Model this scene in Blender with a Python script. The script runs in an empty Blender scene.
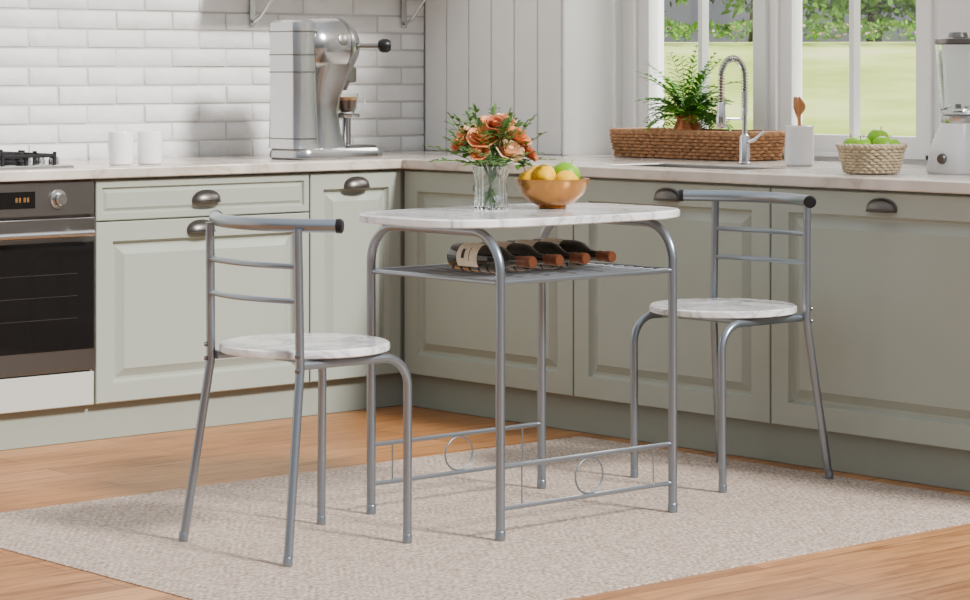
import bpy, bmesh, math, random
from math import sin, cos, pi, radians, sqrt
from mathutils import Vector, Matrix
R = random.Random(7)
sc = bpy.context.scene
COL = sc.collection

# ------------------------------------------------------------------ materials
def nt(name):
    m = bpy.data.materials.new(name); m.use_nodes = True
    n = m.node_tree.nodes; l = m.node_tree.links
    return m, n, l, n["Principled BSDF"]
def sock(b, name, v):
    if name in b.inputs: b.inputs[name].default_value = v
def coords(n, l, scale=(1,1,1), rot=(0,0,0)):
    tc = n.new('ShaderNodeTexCoord'); mp = n.new('ShaderNodeMapping')
    mp.inputs['Scale'].default_value = scale; mp.inputs['Rotation'].default_value = rot
    l.new(tc.outputs['Object'], mp.inputs['Vector']); return mp.outputs['Vector']
def pmat(name, col, rough=.5, metal=0., var=0., vscale=8., bump=0., bscale=60., coat=0., trans=0., ior=1.45, spec=.5, emis=None, stretch=(1,1,1)):
    m, n, l, b = nt(name)
    c = (*col, 1)
    b.inputs['Base Color'].default_value = c
    b.inputs['Roughness'].default_value = rough
    b.inputs['Metallic'].default_value = metal
    sock(b, 'Coat Weight', coat); sock(b, 'Coat Roughness', .1)
    sock(b, 'Transmission Weight', trans); b.inputs['IOR'].default_value = ior
    sock(b, 'Specular IOR Level', spec)
    if emis:
        sock(b, 'Emission Color', (*emis[0],1)); sock(b, 'Emission Strength', emis[1])
    v = coords(n, l, stretch)
    if var > 0:
        t = n.new('ShaderNodeTexNoise'); t.inputs['Scale'].default_value = vscale; t.inputs['Detail'].default_value = 4
        l.new(v, t.inputs['Vector'])
        r = n.new('ShaderNodeValToRGB')
        r.color_ramp.elements[0].position=.3; r.color_ramp.elements[1].position=.7
        r.color_ramp.elements[0].color = (*[x*(1-var) for x in col],1)
        r.color_ramp.elements[1].color = (*[min(1,x*(1+var)) for x in col],1)
        l.new(t.outputs['Fac'], r.inputs['Fac']); l.new(r.outputs['Color'], b.inputs['Base Color'])
    if bump > 0:
        t = n.new('ShaderNodeTexNoise'); t.inputs['Scale'].default_value = bscale; t.inputs['Detail'].default_value = 3
        l.new(v, t.inputs['Vector'])
        bp = n.new('ShaderNodeBump'); bp.inputs['Strength'].default_value = bump; bp.inputs['Distance'].default_value = .004
        l.new(t.outputs['Fac'], bp.inputs['Height']); l.new(bp.outputs['Normal'], b.inputs['Normal'])
    return m
def ramp(n, stops):
    r = n.new('ShaderNodeValToRGB'); e = r.color_ramp.elements
    e[0].position, e[0].color = stops[0][0], (*stops[0][1],1)
    e[1].position, e[1].color = stops[-1][0], (*stops[-1][1],1)
    for p,c in stops[1:-1]:
        x = e.new(p); x.color = (*c,1)
    return r
def mix(n, l, a, bb, fac, mode='MULTIPLY'):
    x = n.new('ShaderNodeMixRGB'); x.blend_type = mode
    if isinstance(fac,(int,float)): x.inputs[0].default_value = fac
    else: l.new(fac, x.inputs[0])
    l.new(a, x.inputs[1]); l.new(bb, x.inputs[2]); return x.outputs[0]
def marble(name, base, vein, scale=3., rough=.18, soft=.05, cloud=.8):
    m, n, l, b = nt(name)
    v = coords(n, l)
    t = n.new('ShaderNodeTexNoise'); t.inputs['Scale'].default_value=scale; t.inputs['Detail'].default_value=7; t.inputs['Distortion'].default_value=1.4
    l.new(v, t.inputs['Vector'])
    r = ramp(n, [(.5-soft*1.8, base), (.5-soft*.3, tuple(.5*a+.5*c for a,c in zip(base,vein))), (.5, vein), (.5+soft*.3, tuple(.5*a+.5*c for a,c in zip(base,vein))), (.5+soft*2.2, base)])
    l.new(t.outputs['Fac'], r.inputs['Fac'])
    t2 = n.new('ShaderNodeTexNoise'); t2.inputs['Scale'].default_value=scale*2.3; t2.inputs['Detail'].default_value=5
    l.new(v, t2.inputs['Vector'])
    r2 = ramp(n, [(.3,(cloud,cloud,cloud+.01)),(.65,(1,1,1))]); l.new(t2.outputs['Fac'], r2.inputs['Fac'])
    l.new(mix(n,l,r.outputs[0],r2.outputs[0],1.), b.inputs['Base Color'])
    b.inputs['Roughness'].default_value = rough; sock(b,'Coat Weight',.3)
    return m

M = {}
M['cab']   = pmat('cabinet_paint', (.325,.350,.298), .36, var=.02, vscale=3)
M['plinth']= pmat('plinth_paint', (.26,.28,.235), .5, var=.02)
M['cream'] = pmat('cream_panel', (.46,.465,.43), .45)
M['counter']= marble('stone_counter', (.72,.645,.57), (.47,.40,.33), 2.2, .25, .09)
M['marble'] = marble('white_marble', (.88,.88,.88), (.40,.41,.43), 4.2, .14, .038, .84)
M['steel'] = pmat('silver_tube', (.25,.285,.325), .28, .85)
M['chrome']= pmat('brushed_steel', (.55,.55,.55), .22, 1., bump=.02, bscale=200)
M['chromep']= pmat('polished_chrome', (.62,.62,.63), .08, 1.)
M['silver']= pmat('machine_silver', (.40,.40,.405), .20, 1.)
M['chromed']= pmat('dark_steel', (.20,.19,.18), .32, 1.)
M['pewter']= pmat('pewter_handle', (.12,.11,.10), .36, .9, bump=.1, bscale=80)
M['black'] = pmat('black_plastic', (.008,.008,.009), .35, spec=.3)
M['iron']  = pmat('cast_iron', (.012,.012,.013), .55, bump=.2, spec=.3)
M['oglass']= pmat('oven_glass', (.008,.007,.007), .06, spec=.35)
M['white'] = pmat('white_paint', (.86,.86,.85), .5, bump=.03, bscale=40)
M['frame'] = pmat('window_paint', (.87,.87,.86), .4)
M['panelw']= pmat('panelling_paint', (.76,.755,.73), .5, var=.02)
M['brick'] = pmat('painted_brick', (.74,.735,.725), .6, var=.06, vscale=9, bump=1., bscale=28)
M['grout'] = pmat('painted_grout', (.56,.55,.535), .8, bump=.5, bscale=60)
M['ceram'] = pmat('white_ceramic', (.87,.87,.86), .2, coat=.4)
M['wicker']= pmat('wicker', (.36,.18,.08), .7, var=.4, vscale=60, bump=.4, bscale=150)
M['wickerw']= pmat('pale_wicker', (.46,.38,.25), .75, var=.3, vscale=60, bump=.4, bscale=150)
M['leaf']  = pmat('leaf_green', (.09,.22,.025), .5, var=.45, vscale=18)
M['leaf2'] = pmat('leaf_sage', (.08,.17,.04), .55, var=.4, vscale=25)
M['fern']  = pmat('fern_green', (.10,.31,.018), .5, var=.45, vscale=14)
M['stem']  = pmat('stem_green', (.08,.16,.03), .6)
M['rose']  = pmat('petal_peach', (.78,.30,.12), .6, var=.25, vscale=30)
M['rose2'] = pmat('petal_rust', (.48,.14,.055), .6, var=.3, vscale=30)
M['rose3'] = pmat('petal_cream', (.86,.53,.31), .6, var=.2, vscale=30)
M['copper']= pmat('copper_pot', (.42,.13,.05), .3, .7)
M['gold']  = pmat('gold_bowl', (.40,.165,.028), .26, .6, var=.3, vscale=14, coat=.3)
M['lemon'] = pmat('lemon_skin', (.85,.47,.0), .5, bump=.3, bscale=120, spec=.3)
M['apple'] = pmat('green_apple', (.19,.42,.004), .38, var=.2, vscale=10, spec=.35)
M['wood']  = pmat('spoon_wood', (.45,.19,.065), .5, var=.2, vscale=20, stretch=(6,6,1))
M['bottle']= pmat('wine_glass_dark', (.003,.006,.003), .06, coat=.4, spec=.4)
M['label'] = pmat('bottle_label', (.74,.67,.54), .6, var=.1, vscale=40)
M['labelb'] = pmat('label_print', (.03,.025,.02), .6)
M['foil']  = pmat('bottle_foil', (.13,.042,.018), .38, .3)
M['glass'] = pmat('clear_glass', (.93,.97,.96), .02, trans=1., ior=1.45)
M['water'] = pmat('coffee', (.07,.02,.004), .1)
M['crema'] = pmat('coffee_crema', (.45,.20,.06), .4)
M['display']= pmat('oven_display', (.02,.01,.01), .2, emis=((1,.45,.12),.8))
M['hedge'] = pmat('hedge_leaf', (.12,.28,.02), .6, var=.6, vscale=5)
M['hedged']= pmat('tree_leaf', (.12,.27,.025), .6, var=.7, vscale=1.5)
M['bloom'] = pmat('bed_flower', (.70,.42,.40), .7, var=.4, vscale=10)
M['bark']  = pmat('bark', (.14,.10,.07), .9, var=.4, vscale=6, bump=.6, bscale=12)
def m_pane():
    m,n,l,b = nt('window_glass'); n.remove(b)
    tr=n.new('ShaderNodeBsdfTransparent'); gl=n.new('ShaderNodeBsdfGlossy'); gl.inputs['Roughness'].default_value=.02
    mx=n.new('ShaderNodeMixShader'); mx.inputs[0].default_value=.03
    l.new(tr.outputs[0],mx.inputs[1]); l.new(gl.outputs[0],mx.inputs[2]); l.new(mx.outputs[0],n['Material Output'].inputs[0]); return m
M['pane']=m_pane()
def m_floor():
    m,n,l,b = nt('oak_planks')
    v = coords(n,l)
    br = n.new('ShaderNodeTexBrick'); br.offset=.37; br.offset_frequency=2
    br.inputs['Scale'].default_value=1; br.inputs['Brick Width'].default_value=1.25; br.inputs['Row Height'].default_value=.135
    br.inputs['Mortar Size'].default_value=.002; br.inputs['Mortar Smooth'].default_value=.3; br.inputs['Bias'].default_value=0
    br.inputs['Color1'].default_value=(.48,.225,.085,1); br.inputs['Color2'].default_value=(.32,.135,.046,1); br.inputs['Mortar'].default_value=(.10,.04,.015,1)
    l.new(v,br.inputs['Vector'])
    v2 = coords(n,l,(1.2,16,1))
    t=n.new('ShaderNodeTexNoise'); t.inputs['Scale'].default_value=3; t.inputs['Detail'].default_value=8; t.inputs['Distortion'].default_value=1.2
    l.new(v2,t.inputs['Vector'])
    r=ramp(n,[(.3,(.58,.50,.41)),(.5,(.96,.95,.93)),(.72,(1.25,1.25,1.22))]); l.new(t.outputs['Fac'],r.inputs['Fac'])
    l.new(mix(n,l,br.outputs['Color'],r.outputs[0],1.),b.inputs['Base Color'])
    b.inputs['Roughness'].default_value=.36; sock(b,'Specular IOR Level',.35)
    bp=n.new('ShaderNodeBump'); bp.inputs['Strength'].default_value=.15; bp.inputs['Distance'].default_value=.002
    l.new(t.outputs['Fac'],bp.inputs['Height']); l.new(bp.outputs['Normal'],b.inputs['Normal'])
    return m
M['floor']=m_floor()
def m_rug():
    m,n,l,b = nt('woven_rug')
    def wave(rot,scale):
        w=n.new('ShaderNodeTexWave'); w.wave_type='BANDS'; w.bands_direction='X'; w.inputs['Scale'].default_value=scale; w.inputs['Distortion'].default_value=2.5; w.inputs['Detail'].default_value=2; w.inputs['Detail Scale'].default_value=3
        l.new(coords(n,l,(1,1,1),(0,0,rot)),w.inputs['Vector']); return w
    w1=wave(radians(38),19); w2=wave(radians(-38),19)
    ck=n.new('ShaderNodeTexChecker'); ck.inputs['Scale'].default_value=1; 
    l.new(coords(n,l,(11,.0001,1)),ck.inputs['Vector'])
    zz=mix(n,l,w1.outputs['Color'],w2.outputs['Color'],ck.outputs['Fac'],'MIX')
    t=n.new('ShaderNodeTexNoise'); t.inputs['Scale'].default_value=95; t.inputs['Detail'].default_value=3
    l.new(coords(n,l,(1,2.0,1)),t.inputs['Vector'])
    r=ramp(n,[(.34,(.25,.19,.15)),(.5,(.43,.345,.285)),(.64,(.60,.505,.435))]); l.new(t.outputs['Fac'],r.inputs['Fac'])
    r2=ramp(n,[(.0,(.87,.86,.85)),(1.,(1.05,1.04,1.04))]); l.new(zz,r2.inputs['Fac'])
    l.new(mix(n,l,r.outputs[0],r2.outputs[0],1.),b.inputs['Base Color'])
    b.inputs['Roughness'].default_value=.95; sock(b,'Specular IOR Level',.05)
    bp=n.new('ShaderNodeBump'); bp.inputs['Strength'].default_value=.4; bp.inputs['Distance'].default_value=.002
    l.new(t.outputs['Fac'],bp.inputs['Height']); l.new(bp.outputs['Normal'],b.inputs['Normal'])
    return m
M['rug']=m_rug()
def m_lawn():
    m,n,l,b = nt('lawn_grass')
    t=n.new('ShaderNodeTexNoise'); t.inputs['Scale'].default_value=.5; t.inputs['Detail'].default_value=10
    l.new(coords(n,l),t.inputs['Vector'])
    r=ramp(n,[(.3,(.52,.70,.10)),(.5,(.75,.90,.22)),(.68,(.95,.98,.50))]); l.new(t.outputs['Fac'],r.inputs['Fac'])
    l.new(r.outputs[0],b.inputs['Base Color']); b.inputs['Roughness'].default_value=.95; return m
M['lawn']=m_lawn()

# ------------------------------------------------------------------ mesh builder
class MB:
    def __init__(s): s.v=[]; s.f=[]; s.mi=[]
    def add(s, vs, fs, mi=0, T=None):
        o=len(s.v)
        for p in vs:
            p=Vector(p); s.v.append(T@p if T else p)
        for f in fs: s.f.append([o+i for i in f]); s.mi.append(mi)
    def box(s,x0,x1,y0,y1,z0,z1,mi=0,T=None):
        s.add([(x0,y0,z0),(x1,y0,z0),(x1,y1,z0),(x0,y1,z0),(x0,y0,z1),(x1,y0,z1),(x1,y1,z1),(x0,y1,z1)],
              [(0,3,2,1),(4,5,6,7),(0,1,5,4),(1,2,6,5),(2,3,7,6),(3,0,4,7)],mi,T)
    def loft(s,rings,mi=0,caps=(True,True),T=None):
        n=len(rings[0]); vs=[p for r in rings for p in r]; fs=[]
        for i in range(len(rings)-1):
            for j in range(n):
                k=(j+1)%n; fs.append((i*n+j,i*n+k,(i+1)*n+k,(i+1)*n+j))
        if caps[0]: fs.append(tuple(range(n))[::-1])
        if caps[1]: fs.append(tuple((len(rings)-1)*n+j for j in range(n)))
        s.add(vs,fs,mi,T)
    def sweep(s,pts,r,seg=12,closed=False,mi=0,caps=True,T=None):
        pts=[Vector(p) for p in pts]; n=len(pts); rr=r if isinstance(r,(list,tuple)) else [r]*n
        tan=[]
        for i in range(n):
            a=pts[(i-1)%n] if (closed or i>0) else pts[i]; b=pts[(i+1)%n] if (closed or i<n-1) else pts[i]
            tan.append((b-a).normalized())
        up=Vector((0,0,1)) if abs(tan[0].z)<.9 else Vector((1,0,0))
        nv=(up-tan[0]*up.dot(tan[0])).normalized(); rings=[]
        for i in range(n):
            nv=(nv-tan[i]*nv.dot(tan[i])).normalized(); bv=tan[i].cross(nv)
            rings.append([pts[i]+(nv*cos(2*pi*j/seg)+bv*sin(2*pi*j/seg))*rr[i] for j in range(seg)])
        if closed: rings.append(rings[0])
        s.loft(rings,mi,(caps and not closed,)*2,T)
    def lathe(s,prof,loc=(0,0,0),seg=32,mi=0,T=None):
        L=Vector(loc); vs=[]; idx=[]
        for r,z in prof:
            if r<1e-6: idx.append([len(vs)]); vs.append(L+Vector((0,0,z)))
            else:
                idx.append(list(range(len(vs),len(vs)+seg)))
                for j in range(seg): vs.append(L+Vector((r*cos(2*pi*j/seg),r*sin(2*pi*j/seg),z)))
        fs=[]
        for a,b in zip(idx,idx[1:]):
            for j in range(seg):
                k=(j+1)%seg
                if len(a)==1 and len(b)==1: continue
                if len(a)==1: fs.append((a[0],b[k],b[j]))
                elif len(b)==1: fs.append((a[j],a[k],b[0]))
                else: fs.append((a[j],a[k],b[k],b[j]))
        s.add(vs,fs,mi,T)
    def obj(s,name,mats,parent=None,bevel=0,smooth=35,recalc=True,loc=None,solid=0):
        me=bpy.data.meshes.new(name); me.from_pydata([tuple(p) for p in s.v],[],s.f)
        for m in mats: me.materials.append(M[m])
        me.polygons.foreach_set('material_index',s.mi); me.update()
        if recalc:
            bm=bmesh.new(); bm.from_mesh(me); bmesh.ops.recalc_face_normals(bm,faces=bm.faces); bm.to_mesh(me); bm.free()
        me.polygons.foreach_set('use_smooth',[True]*len(me.polygons))
        if smooth: me.set_sharp_from_angle(angle=radians(smooth))
        o=bpy.data.objects.new(name,me); COL.objects.link(o)
        if parent: o.parent=parent
        if loc: o.location=loc
        if solid:
            q=o.modifiers.new('solid','SOLIDIFY'); q.thickness=solid; q.offset=0
        if bevel:
            q=o.modifiers.new('bevel','BEVEL'); q.width=bevel; q.segments=2; q.limit_method='ANGLE'; q.angle_limit=radians(40)
        return o
def empty(name,loc=(0,0,0),rz=0):
    o=bpy.data.objects.new(name,None); o.location=loc; o.rotation_euler=(0,0,rz); o.empty_display_size=.1; COL.objects.link(o); return o
def fillet(pts,rad,n=8):
    pts=[Vector(p) for p in pts]; out=[pts[0]]
    for i in range(1,len(pts)-1):
        p=pts[i]; d1=(pts[i-1]-p).normalized(); d2=(pts[i+1]-p).normalized(); a=d1.angle(d2)
        if a>pi-.01: out.append(p); continue
        t=rad/math.tan(a/2); c=p+(d1+d2).normalized()*rad/sin(a/2)
        v1=p+d1*t-c; v2=p+d2*t-c; A=v1.angle(v2)
        for k in range(n+1):
            u=k/n; out.append(c+(v1*sin((1-u)*A)+v2*sin(u*A))/sin(A))
    out.append(pts[-1]); return out
def rrect(cx,cy,hx,hy,r,z,n=6):
    o=[]
    for sx,sy,a0 in ((1,1,0),(-1,1,pi/2),(-1,-1,pi),(1,-1,3*pi/2)):
        for k in range(n+1):
            a=a0+pi/2*k/n; o.append((cx+sx*(hx-r)+r*cos(a),cy+sy*(hy-r)+r*sin(a),z))
    return o
def align(direction,loc):
    q=Vector(direction).to_track_quat('Z','Y'); return Matrix.Translation(loc)@q.to_matrix().to_4x4()
def cells(mb,xs,ys,inside,z0,z1,mi=0):
    vid={}
    vs=[];fs=[]
    def V(i,j,k):
        if (i,j,k) not in vid: vid[(i,j,k)]=len(vs); vs.append((xs[i],ys[j],z1 if k else z0))
        return vid[(i,j,k)]
    nx,ny=len(xs)-1,len(ys)-1
    I=lambda i,j: 0<=i<nx and 0<=j<ny and inside((xs[i]+xs[i+1])/2,(ys[j]+ys[j+1])/2)
    for i in range(nx):
        for j in range(ny):
            if not I(i,j): continue
            fs.append((V(i,j,1),V(i+1,j,1),V(i+1,j+1,1),V(i,j+1,1))); fs.append((V(i,j,0),V(i,j+1,0),V(i+1,j+1,0),V(i+1,j,0)))
            if not I(i-1,j): fs.append((V(i,j,0),V(i,j,1),V(i,j+1,1),V(i,j+1,0)))
            if not I(i+1,j): fs.append((V(i+1,j,0),V(i+1,j+1,0),V(i+1,j+1,1),V(i+1,j,1)))
            if not I(i,j-1): fs.append((V(i,j,0),V(i+1,j,0),V(i+1,j,1),V(i,j,1)))
            if not I(i,j+1): fs.append((V(i,j+1,0),V(i,j+1,1),V(i+1,j+1,1),V(i+1,j+1,0)))
    mb.add(vs,fs,mi)
def leaf(mb,base,d,up,L,W,mi=0):
    d=Vector(d).normalized(); up=Vector(up); s=d.cross(up)
    if s.length<1e-4: s=d.cross(Vector((1,0,0)))
    s.normalize(); u=s.cross(d).normalized(); b=Vector(base)
    vs=[b, b+d*L*.35+s*W*.5+u*W*.12, b+d*L*.75+s*W*.36+u*W*.1, b+d*L-u*L*.08, b+d*L*.75-s*W*.36+u*W*.1, b+d*L*.35-s*W*.5+u*W*.12, b+d*L*.45]
    mb.add(vs,[(0,1,6),(1,2,6),(2,3,6),(3,4,6),(4,5,6),(5,0,6)],mi)
def rdir(): 
    z=R.uniform(-1,1); a=R.uniform(0,2*pi); q=sqrt(1-z*z); return Vector((q*cos(a),q*sin(a),z))

# ------------------------------------------------------------------ room shell
mb=MB(); mb.box(-9,.6,-9,.6,-.05,0); mb.obj('floor',['floor'])
# left wall : painted brick
mb=MB(); mb.box(-6.0,.6,.6045,.75,0,2.7,1)
bh=.0655; bw=.235; g=.0068
for row in range(int((2.68-.8)/bh)):
    z=.80+row*bh
    first=True; xr=.6
    while xr>-3.2:
        w=bw if not(first and row%2) else bw*.5; first=False
        x0=xr-w+g; dy=R.uniform(-.0025,.0012); j=lambda:R.uniform(-.0018,.0018)
        yb=.614; yf=.600+dy; c=.0035
        vs=[(x0+j(),yb,z+j()),(xr,yb,z+j()),(xr,yb,z+bh-g+j()),(x0,yb,z+bh-g+j()),
            (x0,yf+c,z),(xr,yf+c,z),(xr,yf+c,z+bh-g),(x0,yf+c,z+bh-g),
            (x0+c+j(),yf+j()*.7,z+c+j()),(xr-c,yf+j()*.7,z+c+j()),(xr-c,yf+j()*.7,z+bh-g-c+j()),(x0+c,yf+j()*.7,z+bh-g-c+j())]
        mb.add(vs,[(8,9,10,11),(4,5,9,8),(5,6,10,9),(6,7,11,10),(7,4,8,11),(0,1,5,4),(1,2,6,5),(2,3,7,6),(3,0,4,7)],0)
        xr-=w
mb.obj('wall_left',['brick','grout'],smooth=60)
# right wall with window niche
mb=MB()
ymin=-5.0
mb.box(.6005,1.05,-5.0,.75,0,.83,0)
mb.box(.612,1.05,-.18,.75,.83,2.7,0)
mb.box(.6005,1.05,ymin,-1.89,.83,2.7,0)
mb.box(.6005,1.05,-1.89,-.18,2.3,2.7,0)
mb.box(.9,1.05,-1.89,-.18,.83,.885,0)
mb.box(.9,1.05,-1.89,-.18,2.2,2.3,0)
mb.box(.9,1.05,-.25,-.18,.885,2.2,0); mb.box(.9,1.05,-.93,-.905,.885,2.2,0); mb.box(.9,1.05,-1.89,-1.63,.885,2.2,0)
yy=.598
while yy>-.17:
    y1=yy; y0=max(yy-.128,-.18); mb.box(.6005,.613,y0+.0035,y1-.0035,.872,2.7,1); yy-=.128
mb.box(.6005,.625,-.1845,-.176,.872,2.7,0)
mb.obj('wall_right',['white','panelw'],bevel=.0015)
# windows
def window(name,y0,y1,ym):
    mb=MB(); z0,z1=.885,2.2; f=.022; s=.056
    for a,b in ((y0,y0+f),(y1-f,y1)): mb.box(.885,1.0,a,b,z0,z1)
    mb.box(.885,1.0,y0,y1,z0,z0+f-.006); mb.box(.885,1.0,y0,y1,z1-f,z1)
    a,b=y0+f,y1-f; c,d=z0+f-.006,z1-f
    mb.box(.905,.955,a,a+s,c,d); mb.box(.905,.955,b-s,b,c,d); mb.box(.905,.955,a+s,b-s,c,c+.058); mb.box(.905,.955,a+s,b-s,d-s,d)
    mb.box(.912,.948,ym-.010,ym+.010,c+.058,d-s)
    mb.box(.929,.932,a+s-.004,b-s+.004,c+.055,d-s+.004,1)
    mb.box(.893,.905,b-.04 if name=='window_1' else a+.02,b-.02 if name=='window_1' else a+.04,1.45,1.52,0)
    mb.obj(name,['frame','pane'],bevel=.003)
window('window_1',-.905,-.235,-.565); window('window_2',-1.63,-.93,-1.27)

# ------------------------------------------------------------------ cabinets
def mapL(a,d,z): return Vector((a,-.02-d,z))
def mapR(a,d,z): return Vector((-.02-d,a,z))
def panel(mb,mp,a0,a1,z0,z1,fw=.06,mi=0):
    prof=[(0,0),(0,.017),(.003,.02),(fw,.02),(fw+.004,.010),(fw+.009,.005),(fw+.017,.005),(fw+.040,.0165),(fw+.043,.019)]
    if fw<.04: prof=[(0,0),(0,.017),(.003,.02),(fw,.02),(fw+.004,.012),(fw+.009,.012),(fw+.018,.0175)]
    rings=[]
    for i,d in prof: rings.append([mp(a0+i,d,z0+i),mp(a1-i,d,z0+i),mp(a1-i,d,z1-i),mp(a0+i,d,z1-i)])
    mb.loft(rings,mi)
def cup(mb,mp,a,z,mi=0,w=.052,h=.034,d=.026):
    nu,nv=20,8; vs=[];fs=[]
    for i in range(nu+1):
        u=pi*i/nu
        for j in range(nv+1):
            v=pi/2*j/nv; vs.append(mp(a+w*cos(u),.02+d*abs(sin(u))**.8*sin(v),z-h*.45+h*abs(sin(u))**.7*cos(v)))
    for i in range(nu):
        for j in range(nv): k=i*(nv+1)+j; fs.append((k,k+1,k+nv+2,k+nv+1))
    mb.add(vs,fs,mi)
    mb.sweep([mp(a+w*cos(pi*i/20),.021+d*abs(sin(pi*i/20))**.8,z-h*.45) for i in range(21)],.0018,6,mi=mi)
    mb.sweep([mp(a+w*1.02*cos(pi*i/20),.0215,z-h*.45+h*1.05*abs(sin(pi*i/20))**.7) for i in range(21)],.0025,6,mi=mi)
def run(name,carc,doors,handles):
    e=empty(name); c,p=carc
    mb=MB()
    for b in c: mb.box(*b,0)
    for b in p: mb.box(*b,1)
    mb.obj('carcass',['cab','plinth'],e,bevel=.002)
    for i,(mp,a0,a1,z0,z1,fw,mt) in enumerate(doors):
        mb=MB(); panel(mb,mp,a0+.0027,a1-.0027,z0,z1,fw); mb.obj('front_%d'%(i+1),[mt],e,smooth=20)
    for i,(mp,a,z) in enumerate(handles):
        mb=MB(); cup(mb,mp,a,z); mb.obj('cup_handle_%d'%(i+1),['pewter'],e,solid=.0015,recalc=True)
ZT=.828
run('base_cabinet',
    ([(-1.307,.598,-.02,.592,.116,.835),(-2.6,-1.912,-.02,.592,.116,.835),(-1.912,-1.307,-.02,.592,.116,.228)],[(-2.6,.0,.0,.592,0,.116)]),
    [(mapL,-1.306,-.449,.700,ZT,.022,'cab'),(mapL,-1.306,-.449,.120,.696,.062,'cab'),(mapL,-.449,-.045,.120,ZT,.055,'cab'),
     (mapL,-2.52,-1.913,.12,ZT,.06,'cab')],
    [(mapL,-.878,.764),(mapL,-.90,.667),(mapL,-.247,.79)])
run('base_cabinet',
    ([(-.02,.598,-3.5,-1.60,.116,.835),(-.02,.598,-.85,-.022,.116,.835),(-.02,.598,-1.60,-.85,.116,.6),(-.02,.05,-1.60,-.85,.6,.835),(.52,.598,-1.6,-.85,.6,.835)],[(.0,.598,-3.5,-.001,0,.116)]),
    [(mapR,-.904,-.045,.120,ZT,.07,'cab'),(mapR,-1.76,-.904,.120,ZT,.07,'cab'),(mapR,-2.62,-1.76,.120,ZT,.07,'cab'),(mapR,-3.48,-2.62,.120,ZT,.07,'cab')],
    [(mapR,-.474,.79),(mapR,-1.332,.79),(mapR,-2.19,.79),(mapR,-3.05,.79)])
# countertop
mb=MB()
xs=[-2.62,-.06,.09,.36,.598,.882]; ys=[-3.5,-1.885,-1.52,-.92,-.186,-.06,.5945]
def ins(x,y):
    if y>-.06: return x<.598
    if .09<x<.36 and -1.52<y<-.92: return False
    if x>.598: return -1.885<y<-.186
    return x>-.06
cells(mb,xs,ys,ins,.8355,.87)
mb.obj('countertop',['counter'],bevel=.004)
# sink
mb=MB(); mb.loft([rrect(.225,-1.22,.134,.299,.03,.866),rrect(.225,-1.22,.128,.293,.03,.864),rrect(.225,-1.22,.122,.287,.04,.69),rrect(.225,-1.22,.10,.26,.04,.68)],0,(False,True))
mb.obj('sink',['chromed'],solid=.002)

# ------------------------------------------------------------------ oven
e=empty('oven')
mb=MB(); mb.box(-1.905,-1.312,-.018,.56,.232,.832); mb.obj('oven_body',['chromed'],e)
mb=MB(); mb.box(-1.906,-1.311,-.042,-.019,.722,.830); mb.obj('control_panel',['chromed'],e,bevel=.003)
mb=MB(); mb.box(-1.71,-1.53,-.0445,-.0425,.75,.802); mb.obj('display_panel',['oglass'],e)
mb=MB()
for k in range(4):
    x=-1.60+k*.012+(.005 if k>1 else 0)
    for (a,b,c,d) in ((0,.006,.770,.7715),(0,.006,.776,.7775),(0,.006,.782,.7835),(0,.0012,.770,.7835),(.0048,.006,.770,.7835)): mb.box(x+a,x+b,-.0452,-.0446,c,d)
mb.obj('digits',['display'],e)
for i,x in enumerate((-1.78,-1.445)):
    mb=MB(); T=align((0,-1,0),(x,-.042,.775)); mb.lathe([(0.03,0),(.03,.003),(.022,.004),(.02,.022),(.017,.025),(0,.025)],mi=0,T=T,seg=28)
    mb.box(-.002,.002,.004,.019,.025,.027,0,T); mb.obj('knob_%d'%(i+1),['chrome'],e)
mb=MB(); mb.box(-1.906,-1.311,-.046,-.019,.232,.716); mb.obj('oven_door',['chromed'],e,bevel=.004)
mb=MB(); mb.box(-1.900,-1.317,-.049,-.0462,.30,.640); mb.obj('door_glass',['oglass'],e,bevel=.002)
mb=MB()
for k in range(3):
    z=.40+k*.07; mb.sweep([(-1.84,-.0495,z),(-1.38,-.0495,z)],.001,6)
mb.obj('rack_lines',['chromed'],e)
mb=MB(); mb.sweep([(-1.87,-.088,.668),(-1.345,-.088,.668)],.011,14)
for x in (-1.82,-1.40): mb.sweep([(x,-.046,.668),(x,-.088,.668)],.008,10)
mb.obj('door_handle',['chrome'],e)
mb=MB(); mb.box(-1.908,-1.312,-.04,-.0205,.120,.226); mb.obj('lower_drawer_front',['cream'],e,bevel=.003)
# hob
e=empty('gas_hob')
mb=MB(); mb.loft([rrect(-1.62,.27,.285,.245,.02,.8705),rrect(-1.62,.27,.285,.245,.02,.876),rrect(-1.62,.27,.280,.240,.02,.879)]); mb.obj('hob_plate',['chrome'],e)
mb=MB()
for cx in (-1.75,-1.48):
    for cy in (.17,.38):
        mb.lathe([(.045,.879),(.045,.888),(.03,.894),(.03,.899),(0,.90)],(cx,cy,0),24)
        for a in range(4):
            t=a*pi/2; mb.box(.022,.085,-.005,.005,.902,.916,0,Matrix.Translation((cx,cy,0))@Matrix.Rotation(t,4,'Z'))
            mb.box(.075,.085,-.005,.005,.879,.920,0,Matrix.Translation((cx,cy,0))@Matrix.Rotation(t,4,'Z'))
        mb.sweep([(cx+dx*.095,cy+dy*.095,.908) for dx,dy in ((-1,-1),(1,-1),(1,1),(-1,1))],.006,6,closed=True)
        for dx,dy in ((-1,-1),(1,-1),(1,1),(-1,1)): mb.sweep([(cx+dx*.095,cy+dy*.095,.879),(cx+dx*.095,cy+dy*.095,.92)],.006,8)
mb.obj('grates',['iron'],e)
mb=MB()
for k in range(4): mb.lathe([(.018,.879),(.018,.885),(.014,.902),(0,.904)],(-1.36,.12+k*.085,0),18)
mb.obj('hob_knobs',['chrome'],e)

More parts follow.
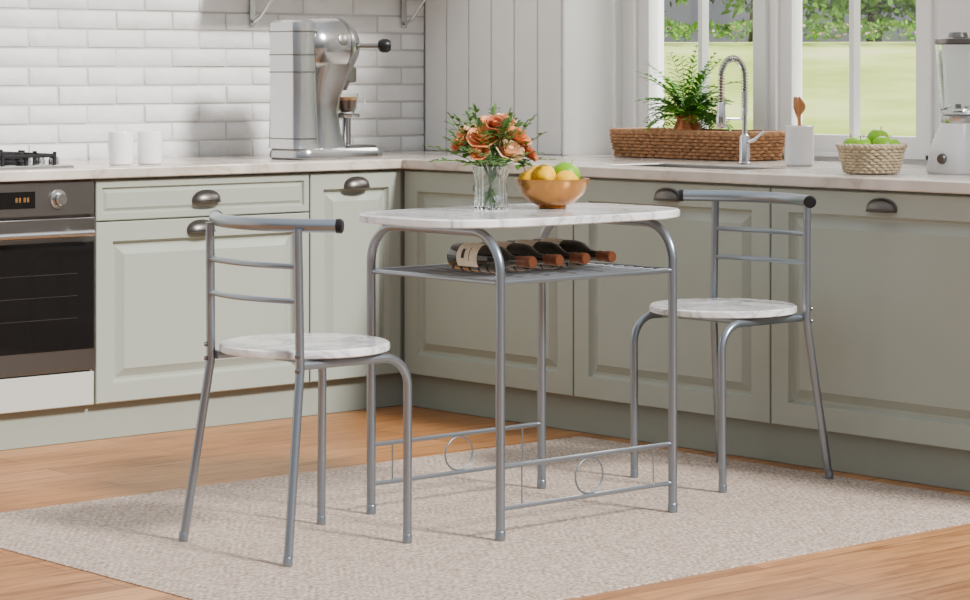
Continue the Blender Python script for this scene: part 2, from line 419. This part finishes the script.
# ------------------------------------------------------------------ counter objects
def mug(x,y,rz):
    e=empty('coffee_mug',(x,y,.8705),rz)
    mb=MB(); mb.lathe([(0,0),(.034,0),(.039,.004),(.0405,.02),(.0405,.105),(.039,.108),(.0365,.106),(.0365,.012),(.03,.008),(0,.008)]); mb.obj('cup_body',['ceram'],e)
    mb=MB(); mb.sweep(fillet([(.038,0,.086),(.068,0,.084),(.064,0,.034),(.038,0,.026)],.014,6),.0055,10); mb.obj('cup_handle',['ceram'],e)
mug(-1.118,.10,1.6); mug(-1.012,.09,.6)

# espresso machine, front looks to +X
e=empty('espresso_machine',(-.435,.15,.8705))
mb=MB(); mb.loft([rrect(.205,0,.19,.098,.05,0),rrect(.205,0,.197,.105,.055,.006),rrect(.205,0,.197,.105,.055,.024),rrect(.205,0,.19,.098,.05,.036),rrect(.205,0,.185,.092,.05,.038)]); mb.obj('base',['silver'],e)
mb=MB(); mb.loft([rrect(.31,0,.075,.075,.03,.038),rrect(.31,0,.075,.075,.03,.044),rrect(.31,0,.070,.07,.03,.046)])
mb.obj('drip_tray',['chromed'],e)
mb=MB(); mb.loft([rrect(.065,0,.062,.090,.03,.038),rrect(.062,0,.058,.086,.03,.06),rrect(.058,0,.052,.084,.03,.25),rrect(.056,0,.052,.084,.03,.45),rrect(.056,0,.050,.082,.03,.474),rrect(.056,0,.042,.072,.025,.482)])
mb.obj('water_tank',['chrome'],e)
mb=MB()
for z in (.07,.30,.36,.44): mb.loft([rrect(.059,0,.056,.0875,.032,z),rrect(.059,0,.056,.0875,.032,z+.005)])
mb.obj('tank_bands',['chromed'],e)
mb=MB(); mb.loft([rrect(.185,0,.075,.070,.035,.038),rrect(.175,0,.062,.062,.03,.09),rrect(.17,0,.058,.058,.03,.16),rrect(.175,0,.062,.060,.03,.22),rrect(.19,0,.078,.070,.04,.28),rrect(.205,0,.092,.080,.05,.335)])
mb.obj('front_column',['silver'],e)
mb=MB(); T=align((1,0,0),(.085,0,.392))
mb.lathe([(0,0),(.075,.0),(.090,.015),(.097,.05),(.100,.10),(.101,.15)]+[(.101*cos(pi/2*i/14),.15+.090*sin(pi/2*i/14)) for i in range(1,14)]+[(0,.24)],seg=48,T=T)
mb.obj('head_dome',['silver'],e)
mb=MB(); mb.lathe([(.099,.150),(.1035,.152),(.1035,.160),(.1005,.163)],seg=48,T=T); mb.obj('head_band',['chromed'],e)
bd=Vector((.05,-1,.25)).normalized(); bc=Vector((.20,0,.392))+bd*.0995
mb=MB(); mb.lathe([(0,-.004),(.022,-.004),(.022,.001),(.018,.003),(0,.003)],T=align(bd,bc),seg=28); mb.obj('badge',['chromed'],e)
mb=MB(); mb.lathe([(.036,.265),(.043,.27),(.043,.315),(.03,.325)],(.285,0,0),28); mb.lathe([(.008,.238),(.012,.246),(.02,.266)],(.285,0,0),18); mb.obj('group_head',['chromed'],e)
kd=Vector((.84,-.54,.0)).normalized(); k0=Vector((.27,-.03,.395))
mb=MB(); mb.sweep([k0,k0+kd*.135],.008,12); mb.obj('lever_stem',['chromed'],e)
mb=MB(); mb.lathe([(.010,0),(.019,.004),(.024,.015),(.024,.034),(.017,.044),(0,.047)],T=align(kd,k0+kd*.112),seg=24); mb.obj('lever_knob',['black'],e)
mb=MB(); mb.lathe([(.045,.142),(.047,.146),(.047,.154),(.044,.156),(0,.156)],(.295,0,0),28); mb.sweep([(.19,0,.148),(.28,0,.149)],.010,10); mb.sweep([(.295,0,.044),(.295,0,.145)],.016,14); mb.obj('cup_stand',['silver'],e)
mb=MB(); mb.lathe([(0,.157),(.026,.157),(.035,.175),(.041,.228),(.0395,.228),(.033,.176),(.024,.161),(0,.161)],(.295,0,0),28); mb.sweep(fillet([(.295+.027,-.027,.215),(.295+.047,-.047,.21),(.295+.042,-.042,.18),(.295+.024,-.024,.175)],.008,4),.003,8); mb.obj('espresso_glass',['glass'],e)
mb=MB(); mb.lathe([(0,.162),(.023,.162),(.0325,.178),(.036,.203),(0,.2032)],(.295,0,0),24,0); mb.lathe([(.0361,.2033),(.037,.214),(0,.2145)],(.295,0,0),24,1); mb.obj('coffee',['water','crema'],e)

# wall shelf with brackets
e=empty('wall_shelf')
mb=MB(); mb.box(-.42,.585,.36,.594,1.50,1.53); mb.obj('shelf_board',['white'],e,bevel=.003)
mb=MB()
for x in (-.225,.49):
    mb.box(x-.012,x+.012,.588,.5945,1.34,1.50); mb.box(x-.012,x+.012,.38,.592,1.492,1.4998)
    mb.sweep(fillet([(x,.585,1.355),(x,.54,1.375),(x,.42,1.49)],.04,6),.006,10)
mb.obj('brackets',['chrome'],e)

# wicker tray
e=empty('wicker_tray')
def rect_path(cx,cy,hx,hy,r,z,n,amp,ph):
    base=rrect(cx,cy,hx,hy,r,z,8); base.append(base[0]); P=[Vector(p) for p in base]; L=[0]
    for a,b in zip(P,P[1:]): L.append(L[-1]+(b-a).length)
    out=[]
    for k in range(n):
        s=L[-1]*k/n; i=0
        while L[i+1]<s: i+=1
        t=(s-L[i])/max(1e-9,(L[i+1]-L[i])); p=P[i].lerp(P[i+1],t); d=(P[i+1]-P[i]).normalized(); nn=Vector((d.y,-d.x,0))
        out.append(p+nn*amp*sin(pi*k*44/n*2+ph))
    return out
mb=MB(); cx,cy=.725,-.725
mb.loft([rrect(cx,cy,.082,.310,.02,.872),rrect(cx,cy,.092,.322,.02,.955)],0,(True,False))
for r_ in range(7):
    z=.878+r_*.0115; mb.sweep(rect_path(cx,cy,.092+r_*.0018,.321+r_*.002,.025,z,264,.0048,pi*r_),.0060,6,closed=True)
for k in range(3): mb.sweep(rect_path(cx,cy,.105,.335,.03,.958+k*.004,200,.002,k*2),.0065,6,closed=True)
mb.obj('woven_tray',['wicker'],e,solid=0)
# fern
e=empty('potted_fern',(.715,-.690,.8735))
mb=MB(); mb.lathe([(0,0),(.028,0),(.036,.01),(.052,.06),(.052,.095),(.038,.125),(.036,.138),(.042,.147),(.038,.148),(.03,.135),(0,.132)]); mb.obj('pot',['copper'],e)
mb=MB()
for i in range(66):
    a=R.uniform(0,2*pi); el=R.uniform(.45,1.5); L=R.uniform(.14,.235)*(1.1 if el>1 else .85)
    d=Vector((cos(a)*cos(el),sin(a)*cos(el),sin(el))); p=Vector((0,0,.135)); pts=[p.copy()]
    N=13
    for k in range(N):
        d=(d+Vector((0,0,-.075-.05*cos(el)))).normalized(); p=p+d*L/N; 
        if p.x>.13: p.x=.13
        pts.append(p.copy())
    mb.sweep(pts,.0012,4)
    for k in range(2,N+1):
        dd=(pts[k]-pts[k-1]).normalized(); s=dd.cross(Vector((0,0,1))).normalized(); ll=.040*sin(pi*min(1,(k+1)/(N+2)))**.8+.006
        for sg in (-1,1): leaf(mb,pts[k],(s*sg+dd*.5+Vector((0,0,R.uniform(-.2,.2)))),(0,0,1),ll,.012)
mb.obj('fronds',['fern'],e,recalc=False,smooth=0)

# faucet (spring pull-down)
e=empty('kitchen_faucet',(.43,-1.225,.8705))
mb=MB(); mb.lathe([(.026,0),(.026,.006),(.018,.01),(.017,.09),(.014,.095),(.0085,.10),(.0085,.24)],seg=24)
mb.sweep([(0,0,.07),(0,-.05,.085)],.006,10); mb.sweep([(0,-.045,.085),(0,-.085,.11)],.0045,10)
mb.sweep([(0,0,.15),(-.10,0,.15)],.0045,10); mb.lathe([(.017,.142),(.017,.158)],(-.112,0,0),20)
mb.obj('column',['chromep'],e)
arc=[Vector((0,0,.16)),Vector((0,0,.24))]+[Vector((-.056+.056*cos(t),0,.285+.062*sin(t))) for t in [pi*i/24 for i in range(25)]]+[Vector((-.112,0,.20))]
mb=MB(); mb.sweep(arc,.0055,10); mb.obj('hose',['chromed'],e)
L=[0]
for a,b in zip(arc,arc[1:]): L.append(L[-1]+(b-a).length)
mb=MB(); pts=[]; N=42*8
for k in range(N):
    s=L[-1]*k/(N-1)*.9999; i=0
    while L[i+1]<s: i+=1
    p=arc[i].lerp(arc[i+1],(s-L[i])/(L[i+1]-L[i])); d=(arc[i+1]-arc[i]).normalized(); y=Vector((0,1,0)); nn=d.cross(y); t=2*pi*k/8
    pts.append(p+(y*cos(t)+nn*sin(t))*.0105)
mb.sweep(pts,.0019,5); mb.obj('spring',['chromep'],e)
mb=MB(); mb.lathe([(.010,.205),(.013,.20),(.015,.15),(.017,.125),(.015,.12),(0,.12)],(-.112,0,0),20); mb.obj('spray_head',['chromep'],e)

# utensil jar
e=empty('utensil_jar',(.478,-1.42,.8705))
mb=MB(); mb.lathe([(0,0),(.040,0),(.046,.006),(.048,.03),(.046,.115),(.048,.128),(.0455,.13),(.042,.12),(.043,.02),(0,.012)]); mb.obj('jar',['ceram'],e)
for i,(a,t,w) in enumerate(((2.2,.16,.017),(3.9,.12,.020),(.6,.12,.014))):
    mb=MB(); d=Vector((cos(a)*t,sin(a)*t,1)).normalized(); T=align(d,(-cos(a)*.02,-sin(a)*.02,.015))
    mb.sweep([(0,0,0),(0,0,.15)],.0055,8,T=T)
    mb.loft([[(w*sin(pi*min(.97,max(.06,k/10)))*cos(j*pi/5),(.006*sin(j*pi/5)+.3*w*sin(pi*min(.97,max(.06,k/10)))*sin(j*pi/5)),.145+k*.0065) for j in range(10)] for k in range(11)],T=T)
    mb.obj('spoon_%d'%(i+1),['wood'],e)

def apple(mb,c,r,mi=0,tilt=(0,0,1),stem_mi=1):
    prof=[]
    for i in range(17):
        t=pi*i/16; rr=r*sin(t)*(1+.06*cos(t)); z=-r*.9*cos(t)
        if i>=13: z-=r*.16*((i-12)/4)**1.5
        if i<=2: z+=r*.08*(3-i)/3
        prof.append((max(0,rr) if 0<i<16 else 0,z))
    T=align(tilt,c); mb.lathe(prof,seg=24,mi=mi,T=T); mb.sweep([(0,0,r*.7),(.002,0,r*.92),(.006,0,r*1.12)],.0018,6,mi=stem_mi,T=T)
# apple basket
e=empty('fruit_basket',(.165,-1.98,.8705))
mb=MB(); mb.lathe([(0,.002),(.076,.002),(.096,.080),(.092,.080),(.073,.008),(0,.008)],seg=40)
for r_ in range(9):
    z=.008+r_*.0088; rad=.078+.0023*r_
    mb.sweep([((rad+.003*sin(24*t+pi*r_))*cos(t),(rad+.003*sin(24*t+pi*r_))*sin(t),z) for t in [2*pi*k/192 for k in range(192)]],.005,6,closed=True)
for k in range(2): mb.sweep([((.100+.002*sin(20*t+k*3))*cos(t),(.100+.002*sin(20*t+k*3))*sin(t),.084+.003*cos(20*t+k*3)) for t in [2*pi*i/160 for i in range(160)]],.005,6,closed=True)
mb.obj('basket',['wickerw'],e)
mb=MB()
for x,y,z in ((-.045,.0,.080),(.03,.05,.078),(.035,-.045,.078),(-.01,-.052,.084),(-.02,.052,.082),(0,0,.058),(.02,-.01,.104)): apple(mb,(x,y,z),.034,0,(R.uniform(-.4,.4),R.uniform(-.4,.4),1))
mb.obj('apples',['apple','wood'],e)

# blender appliance
e=empty('countertop_blender',(.38,-2.135,.8705))
mb=MB(); mb.loft([rrect(0,0,.075,.070,.03,0),rrect(0,0,.078,.073,.03,.008),rrect(0,0,.072,.068,.03,.07),rrect(0,0,.055,.055,.035,.13),rrect(0,0,.05,.05,.04,.15)]); mb.obj('motor_base',['ceram'],e)
mb=MB(); mb.lathe([(.016,0),(.016,.006),(.012,.012),(0,.012)],T=align((-1,0,.1),(-.074,0,.045)),seg=20); mb.obj('dial',['chromed'],e)
mb=MB(); mb.lathe([(.05,.15),(.052,.155),(.052,.172),(.046,.176)],seg=28); mb.obj('collar',['chrome'],e)
mb=MB(); mb.lathe([(0,.178),(.048,.178),(.053,.19),(.068,.385),(.062,.385),(.047,.195),(0,.186)],seg=32); mb.sweep(fillet([(.052,-.02,.24),(.10,-.04,.25),(.105,-.04,.36),(.058,-.02,.37)],.02,5),.007,8); mb.obj('jug',['glass'],e)
mb=MB(); mb.lathe([(.066,.386),(.070,.388),(.070,.402),(.03,.408),(.026,.422),(0,.424)],seg=28); mb.obj('lid',['chromed'],e)
mb=MB()
for a in range(4): mb.box(.0,.028,-.004,.004,.205,.2065,0,Matrix.Rotation(a*pi/2,4,'Z')@Matrix.Rotation(-.3,4,'Y'))
mb.lathe([(.010,.187),(.010,.21),(0,.212)],seg=12); mb.obj('blades',['chromed'],e)

# ------------------------------------------------------------------ rug
RZ=.004
mb=MB(); mb.loft([rrect(-1.275,-1.88,1.195,.90,.012,.0005),rrect(-1.275,-1.88,1.195,.90,.012,RZ-.0015),rrect(-1.275,-1.88,1.191,.896,.012,RZ)]); mb.obj('area_rug',['rug'],loc=(0,0,0))

# ------------------------------------------------------------------ dining table
TX,TY=-1.183,-1.910
e=empty('dining_table',(TX,TY,RZ+.0005))
def sup(a,b,p,z,n=120):
    o=[]
    for k in range(n):
        t=2*pi*k/n; c,s=cos(t),sin(t); o.append((a*math.copysign(abs(c)**(2/p),c),b*math.copysign(abs(s)**(2/p),s),z))
    return o
mb=MB(); mb.loft([sup(.433,.272,3.6,.780),sup(.437,.276,3.6,.783),sup(.437,.276,3.6,.798),sup(.433,.272,3.6,.802)]); mb.obj('table_top',['marble'],e)
lx,ly,tr=.308,.256,.0120
for i,x in enumerate((-lx,lx)):
    mb=MB(); mb.sweep(fillet([(x,-ly,.004),(x,-ly,.767),(x,ly,.767),(x,ly,.004)],.10,12),tr,16); mb.obj('leg_frame_%d'%(i+1),['steel'],e)
    mb=MB()
    for y in (-ly,ly): mb.lathe([(0,0),(.0125,0),(.0132,.003),(.0132,.022),(.0122,.024)],(x,y,0),16)
    mb.obj('foot_caps_%d'%(i+1),['steel'],e)
mb=MB()
for y in (-ly,ly):
    mb.sweep([(-lx,y,.182),(lx,y,.182)],.006,10); mb.sweep([(-lx,y,.078),(lx,y,.078)],.006,10)
    mb.sweep([(.049*cos(t)+0,y,.130+.046*sin(t)) for t in [2*pi*k/40 for k in range(40)]],.0025,8,closed=True)
    for x in (-.235,.235): mb.sweep([(x,y,.078),(x,y,.182)],.002,8)
mb.obj('side_rails',['steel'],e)
mb=MB(); zr=.643
for y in (-ly,ly): mb.sweep([(-lx,y,zr),(lx,y,zr)],.0065,10)
for x in (-lx,lx): mb.sweep([(x,-ly,zr),(x,ly,zr)],.0065,10)
for k in range(13):
    y=-.228+k*.038; mb.sweep([(-lx,y,zr),(lx,y,zr)],.0028,8)
for x in (-.1,.1): mb.sweep([(x,-ly,zr-.005),(x,ly,zr-.005)],.003,8)
mb.obj('wine_rack',['steel'],e)

# wine bottles
for i,x in enumerate((-1.325,-1.230,-1.135,-1.040)):
    e=empty('wine_bottle',(x,-2.105,RZ+.6465+.0372),0)
    T=align((0,1,0),(0,0,0))
    prof=[(0,.0),(.0135,.0),(.0145,.003),(.0145,.018),(.0135,.02),(.0135,.06),(.0145,.08),(.022,.10),(.032,.118),(.037,.14),(.037,.29),(.034,.297),(.015,.297),(0,.290)]
    mb=MB(); mb.lathe(prof,seg=32,T=T); mb.obj('glass_body',['bottle'],e)
    mb=MB(); mb.lathe([(0,-.0012),(.0140,-.0012),(.0152,.002),(.0152,.019),(.0142,.021),(.0142,.050)],seg=28,T=T); mb.obj('foil_cap',['foil'],e)
    mb=MB()
    def lab(rad,y0,y1,a0,a1,mi):
        vs=[]
        for k in range(21):
            ang=radians(a0+(a1-a0)*k/20)
            for yy in (y0,y1): vs.append((rad*sin(ang),yy,rad*cos(ang)))
        mb.add(vs,[(2*k,2*k+2,2*k+3,2*k+1) for k in range(20)],mi)
    lab(.0374,.175,.255,-125,0,0); lab(.0376,.205,.208,-100,-40,1); lab(.0376,.225,.237,-90,-50,1)
    mb.obj('label',['label','labelb'],e)

# flowers
e=empty('flower_vase',(-1.196,-1.80,RZ+.8030))
mb=MB()
def ribbed(r,z): return [((r*(1+.03*cos(20*t)))*cos(t),(r*(1+.03*cos(20*t)))*sin(t),z) for t in [2*pi*k/120 for k in range(120)]]
mb.loft([ribbed(r,z) for r,z in ((.042,0),(.046,.004),(.043,.03),(.043,.08),(.050,.115))],0,(True,False))
mb.loft([ribbed(r,z) for r,z in ((.050,.115),(.047,.115),(.040,.08),(.040,.03),(.038,.01))],0,(False,True))
mb.obj('vase',['glass'],e)
def rose(mb,c,d,r,mi):
    T=align(d,c)
    mb.lathe([(0,-r*.5),(r*.3,-r*.35),(r*.38,0),(r*.25,r*.3),(0,r*.38)],seg=12,mi=mi,T=T)
    for L_ in range(4):
        n=3+L_; ro=r*(.42+.2*L_); h=r*(.62-.10*L_); off=R.uniform(0,6)
        for q in range(n):
            a0=off+2*pi*q/n; ha=pi/n*1.25; vs=[];fs=[]
            for iu in range(6):
                u=-1+2*iu/5
                for iv in range(5):
                    v=iv/4; rad=ro*(.30+.70*sin(v*1.5))+ (r*.10*L_*v*v)*.9; zz=-r*.5+(h+r*.5)*v-(u*u)*r*.22*v-(r*.05*L_)*v**4
                    a=a0+u*ha*(.6+.4*sin(v*2)); vs.append((rad*cos(a),rad*sin(a),zz))
            for iu in range(5):
                for iv in range(4): k=iu*5+iv; fs.append((k,k+1,k+6,k+5))
            mb.add(vs,fs,mi,T)
fl=MB(); st=MB(); lv=MB()
heads=[(.0,-.02,.225,.039,0),(-.055,-.03,.195,.035,0),(.05,-.05,.195,.035,0),(.0,-.075,.160,.033,2),(-.075,.03,.180,.028,0),(.080,.0,.165,.030,2),(.02,.045,.220,.030,1),(-.04,.06,.205,.030,2),(.06,.06,.190,.030,0),(-.035,-.055,.232,.021,1),(.045,-.01,.242,.024,2),(-.080,-.045,.155,.022,0),(.062,-.085,.150,.023,1)]
for x,y,z,r,mi in heads:
    d=Vector((x-.02,y-.03,.11)).normalized(); rose(fl,(x,y,z),d,r,mi)
    st.sweep(fillet([(-x*.25,-y*.25,.012),(x*.25,y*.25,.12),(x-d.x*r*.4,y-d.y*r*.4,z-d.z*r*.4)],.05,4),.0018,6)
    for k in range(7):
        a=R.uniform(0,6.28); leaf(lv,(x*.8,y*.8,z-.03),(cos(a),sin(a),R.uniform(-.2,.5)),(0,0,1),R.uniform(.04,.058),.024,0)
for k in range(50):
    a=R.uniform(0,2*pi); el=R.uniform(.2,1.45); L=R.uniform(.11,.165)*(1.0 if el<1 else .95)
    d=Vector((cos(a)*cos(el),sin(a)*cos(el),sin(el))); p0=Vector((cos(a)*.03,sin(a)*.03,.115)); pts=[p0]
    for q in range(6): pts.append(pts[-1]+(d+Vector((0,0,-.06*q))).normalized()*L/6)
    st.sweep(pts,.0011,4)
    for q in range(2,7):
        for sg in (-1,1):
            dd=(pts[q]-pts[q-1]).normalized(); s=dd.cross(Vector((0,0,1))).normalized()*sg
            leaf(lv,pts[q],dd*.6+s+Vector((0,0,R.uniform(-.2,.3))),(0,0,1),R.uniform(.018,.030),.012,R.choice((0,1)))
    leaf(lv,pts[-1],pts[-1]-pts[-2],(0,0,1),.028,.012,1)
fl.obj('roses',['rose','rose2','rose3'],e,recalc=False,smooth=0); st.obj('stems',['stem'],e); lv.obj('foliage',['leaf','leaf2'],e,recalc=False,smooth=0)

# fruit bowl
e=empty('fruit_bowl',(-1.042,-1.875,RZ+.8030))
mb=MB(); mb.lathe([(0,0),(.036,0),(.040,.003),(.038,.007),(.06,.016),(.086,.038),(.1005,.072),(.102,.080),(.099,.080),(.096,.072),(.082,.042),(.056,.021),(.03,.014),(0,.013)],seg=48); mb.obj('bowl',['gold'],e)
mb=MB()
apple(mb,(.034,-.022,.092),.038,1,(.3,-.3,1)); apple(mb,(.052,.040,.080),.034,1,(.6,.6,.5)); apple(mb,(-.058,.030,.078),.030,0,(-.4,.2,1),2)
for c,d,r in (((-.040,-.012,.088),(.6,1,.2),.032),((-.008,-.062,.076),(1,-.8,.1),.028),((.0,.055,.084),(1,.3,.1),.031)):
    T=align(d,c); mb.lathe([(0,-1.3*r),(.25*r,-1.18*r)]+[(r*cos(t)**.9,1.1*r*sin(t)) for t in [radians(-60+12*k) for k in range(11)]]+[(.25*r,1.18*r),(0,1.3*r)],seg=20,mi=0,T=T)
mb.obj('fruits',['lemon','apple','wood'],e)

# ------------------------------------------------------------------ chairs (face +X)
def chair(x,y,rz):
    e=empty('dining_chair',(x,y,RZ+.0005),rz)
    mb=MB(); mb.lathe([(0,.478),(.206,.478),(.2115,.481),(.2125,.488),(.2115,.496),(.207,.4995),(0,.500)],seg=72); mb.obj('seat',['marble'],e)
    for n,s in ((1,-1),(2,1)):
        mb=MB(); mb.sweep(fillet([(-.216,s*.215,.003),(-.155,s*.183,.455),(-.160,s*.180,.795)],.12,8),.0112,14); mb.lathe([(0,0),(.0118,0),(.0122,.003),(.0118,.02),(.011,.022)],(-.216,s*.215,0),14)
        mb.obj('rear_leg_%d'%n,['steel'],e)
        mb=MB(); mb.sweep(fillet([(.187,s*.174,.003),(.190,s*.172,.4645),(-.150,s*.168,.4645)],.075,10),.0112,14); mb.lathe([(0,0),(.0118,0),(.0122,.003),(.0118,.02),(.011,.022)],(.187,s*.174,0),14)
        mb.obj('front_leg_%d'%n,['steel'],e)
        mb=MB()
        for zz in (.455,.49): mb.lathe([(.006,0),(.006,.004),(.003,.006),(0,.006)],T=align((-.9,s*.4,0),(-.166,s*.187,zz)),seg=12)
        mb.obj('bolts_%d'%n,['chromed'],e)
    mb=MB()
    for xx in (-.07,.08): mb.sweep([(xx,-.17,.4665),(xx,.17,.4665)],.0095,10)
    mb.obj('seat_supports',['steel'],e)
    for i,z in enumerate((.620,.704)):
        mb=MB(); mb.sweep([(-.158-.030*(1-(t/.18)**2),t,z) for t in [-.18+.36*k/20 for k in range(21)]],.0072,10); mb.obj('back_bar_%d'%(i+1),['steel'],e)
    P=[Vector((-.186+.095*abs(t/.25)**2.2,t,.802)) for t in [-.25+.5*k/36 for k in range(37)]]
    mb=MB(); mb.sweep(P,.0165,18); mb.obj('top_rail',['steel'],e)
    mb=MB()
    for a,b in ((P[1],P[0]),(P[-2],P[-1])):
        d=(b-a).normalized(); mb.sweep([b-d*.004,b+d*.008,b+d*.011],[.0178,.0178,.014],18)
    mb.obj('rail_caps',['black'],e)
chair(-1.872,-1.862,0); chair(-.355,-1.862,pi)

# ------------------------------------------------------------------ garden
CX,CY=-5.75,-6.906; F=Vector((.75,.66,0)).normalized(); Rt=Vector((F.y,-F.x,0))
def gz(x,y):
    d=(Vector((x-1.1,y-.0,0))).dot(F); t=max(0,min(1,d/24)); return -.25+1.80*t
mb=MB(); n=30; vs=[];fs=[]
for i in range(n+1):
    for j in range(n+1):
        s=i/n*60; w=-25+50*j/n; p=Vector((1.4,0,0))+F*s+Rt*w
        vs.append((max(p.x,1.06),p.y,gz(p.x,p.y)))
for i in range(n):
    for j in range(n): k=i*(n+1)+j; fs.append((k,k+1,k+n+2,k+n+1))
mb.add(vs,fs); mb.obj('lawn',['lawn'],recalc=True)
def bush(mb,c,rad,n,size,mi):
    for k in range(n):
        d=rdir(); 
        if d.z<-.3: d.z=-d.z
        q=R.uniform(.75,1.05); p=Vector((c[0]+d.x*rad[0]*q,c[1]+d.y*rad[1]*q,c[2]+d.z*rad[2]*q))
        s=size*R.uniform(.6,1.3); leaf(mb,p,(d+rdir()*.9),rdir(),s,s*.5,mi)
hb=MB()
for k in range(24):
    p=Vector((1.1,0,0))+F*23.5+Rt*(-9+k*.6); hz=gz(p.x,p.y); bush(hb,(p.x,p.y,hz+.12),(.42,.42,.16+.03*sin(k*2.1)),300,.07,0)
for k in range(240):
    p=Vector((1.1,0,0))+F*(23.0+R.uniform(-.1,.2))+Rt*(-7+R.uniform(0,12)); z=gz(p.x,p.y)+R.uniform(.12,.30); leaf(hb,p+Vector((0,0,z)),rdir(),rdir(),.05,.04,1)
hb.obj('garden_hedge',['hedge','bloom'],recalc=False,smooth=0)
for k in range(9):
    p=Vector((1.1,0,0))+F*(29+R.uniform(-.6,.6))+Rt*(-9+k*1.75+R.uniform(-.3,.3)); z0=gz(p.x,p.y)
    e=empty('garden_tree',(p.x,p.y,z0+.01))
    mb=MB(); mb.sweep([(0,0,0),(.05,0,1.0),(-.05,.05,2.4),(.1,0,3.6)],[.12,.09,.08,.05],12); mb.obj('trunk',['bark'],e)
    mb=MB()
    for q in range(11): bush(mb,(R.uniform(-1.2,1.2),R.uniform(-.8,1.0),.40+.24*q*R.uniform(.8,1.2)),(1.0,.8,.6),480,.17,0)
    mb.obj('canopy',['hedged'],e,recalc=False,smooth=0)

# ------------------------------------------------------------------ lights
w=bpy.data.worlds.new('World'); sc.world=w; w.use_nodes=True
wn=w.node_tree.nodes; wl=w.node_tree.links; bg=wn['Background']
tc=wn.new('ShaderNodeTexCoord'); sp=wn.new('ShaderNodeSeparateXYZ'); wl.new(tc.outputs['Generated'],sp.inputs[0])
wr=ramp(wn,[(.0,(.07,.065,.06)),(.47,(.18,.18,.18)),(.53,(.28,.29,.305)),(.72,(.78,.82,.87)),(1.,(1.,1.01,1.03))])
mr=wn.new('ShaderNodeMapRange'); mr.inputs[1].default_value=-1; mr.inputs[2].default_value=1
wl.new(sp.outputs['Z'],mr.inputs[0]); wl.new(mr.outputs[0],wr.inputs['Fac']); wl.new(wr.outputs[0],bg.inputs[0]); bg.inputs[1].default_value=1.12
s=bpy.data.lights.new('sun','SUN'); s.energy=7.2; s.angle=radians(9); s.color=(1,.97,.925)
so=bpy.data.objects.new('sun',s); COL.objects.link(so); so.location=(-3,-6,6)
so.rotation_euler=Vector((-.18,.95,-.72)).to_track_quat('-Z','Y').to_euler()
a=bpy.data.lights.new('window_daylight','AREA'); a.shape='RECTANGLE'; a.size=2.2; a.size_y=1.2; a.energy=190; a.color=(1,.98,.95)
ao=bpy.data.objects.new('window_daylight',a); COL.objects.link(ao); ao.location=(2.2,-.9,2.9)
ao.rotation_euler=Vector((-1,-.1,-.95)).to_track_quat('-Z','Y').to_euler()

# ------------------------------------------------------------------ camera
c=bpy.data.cameras.new('camera'); c.sensor_width=36; c.lens=2550/970*36; c.shift_y=-230/970; c.clip_end=200
co=bpy.data.objects.new('camera',c); COL.objects.link(co); co.location=(CX,CY,1.18)
co.rotation_euler=(pi/2,0,-math.atan2(.664,.748)); sc.camera=co
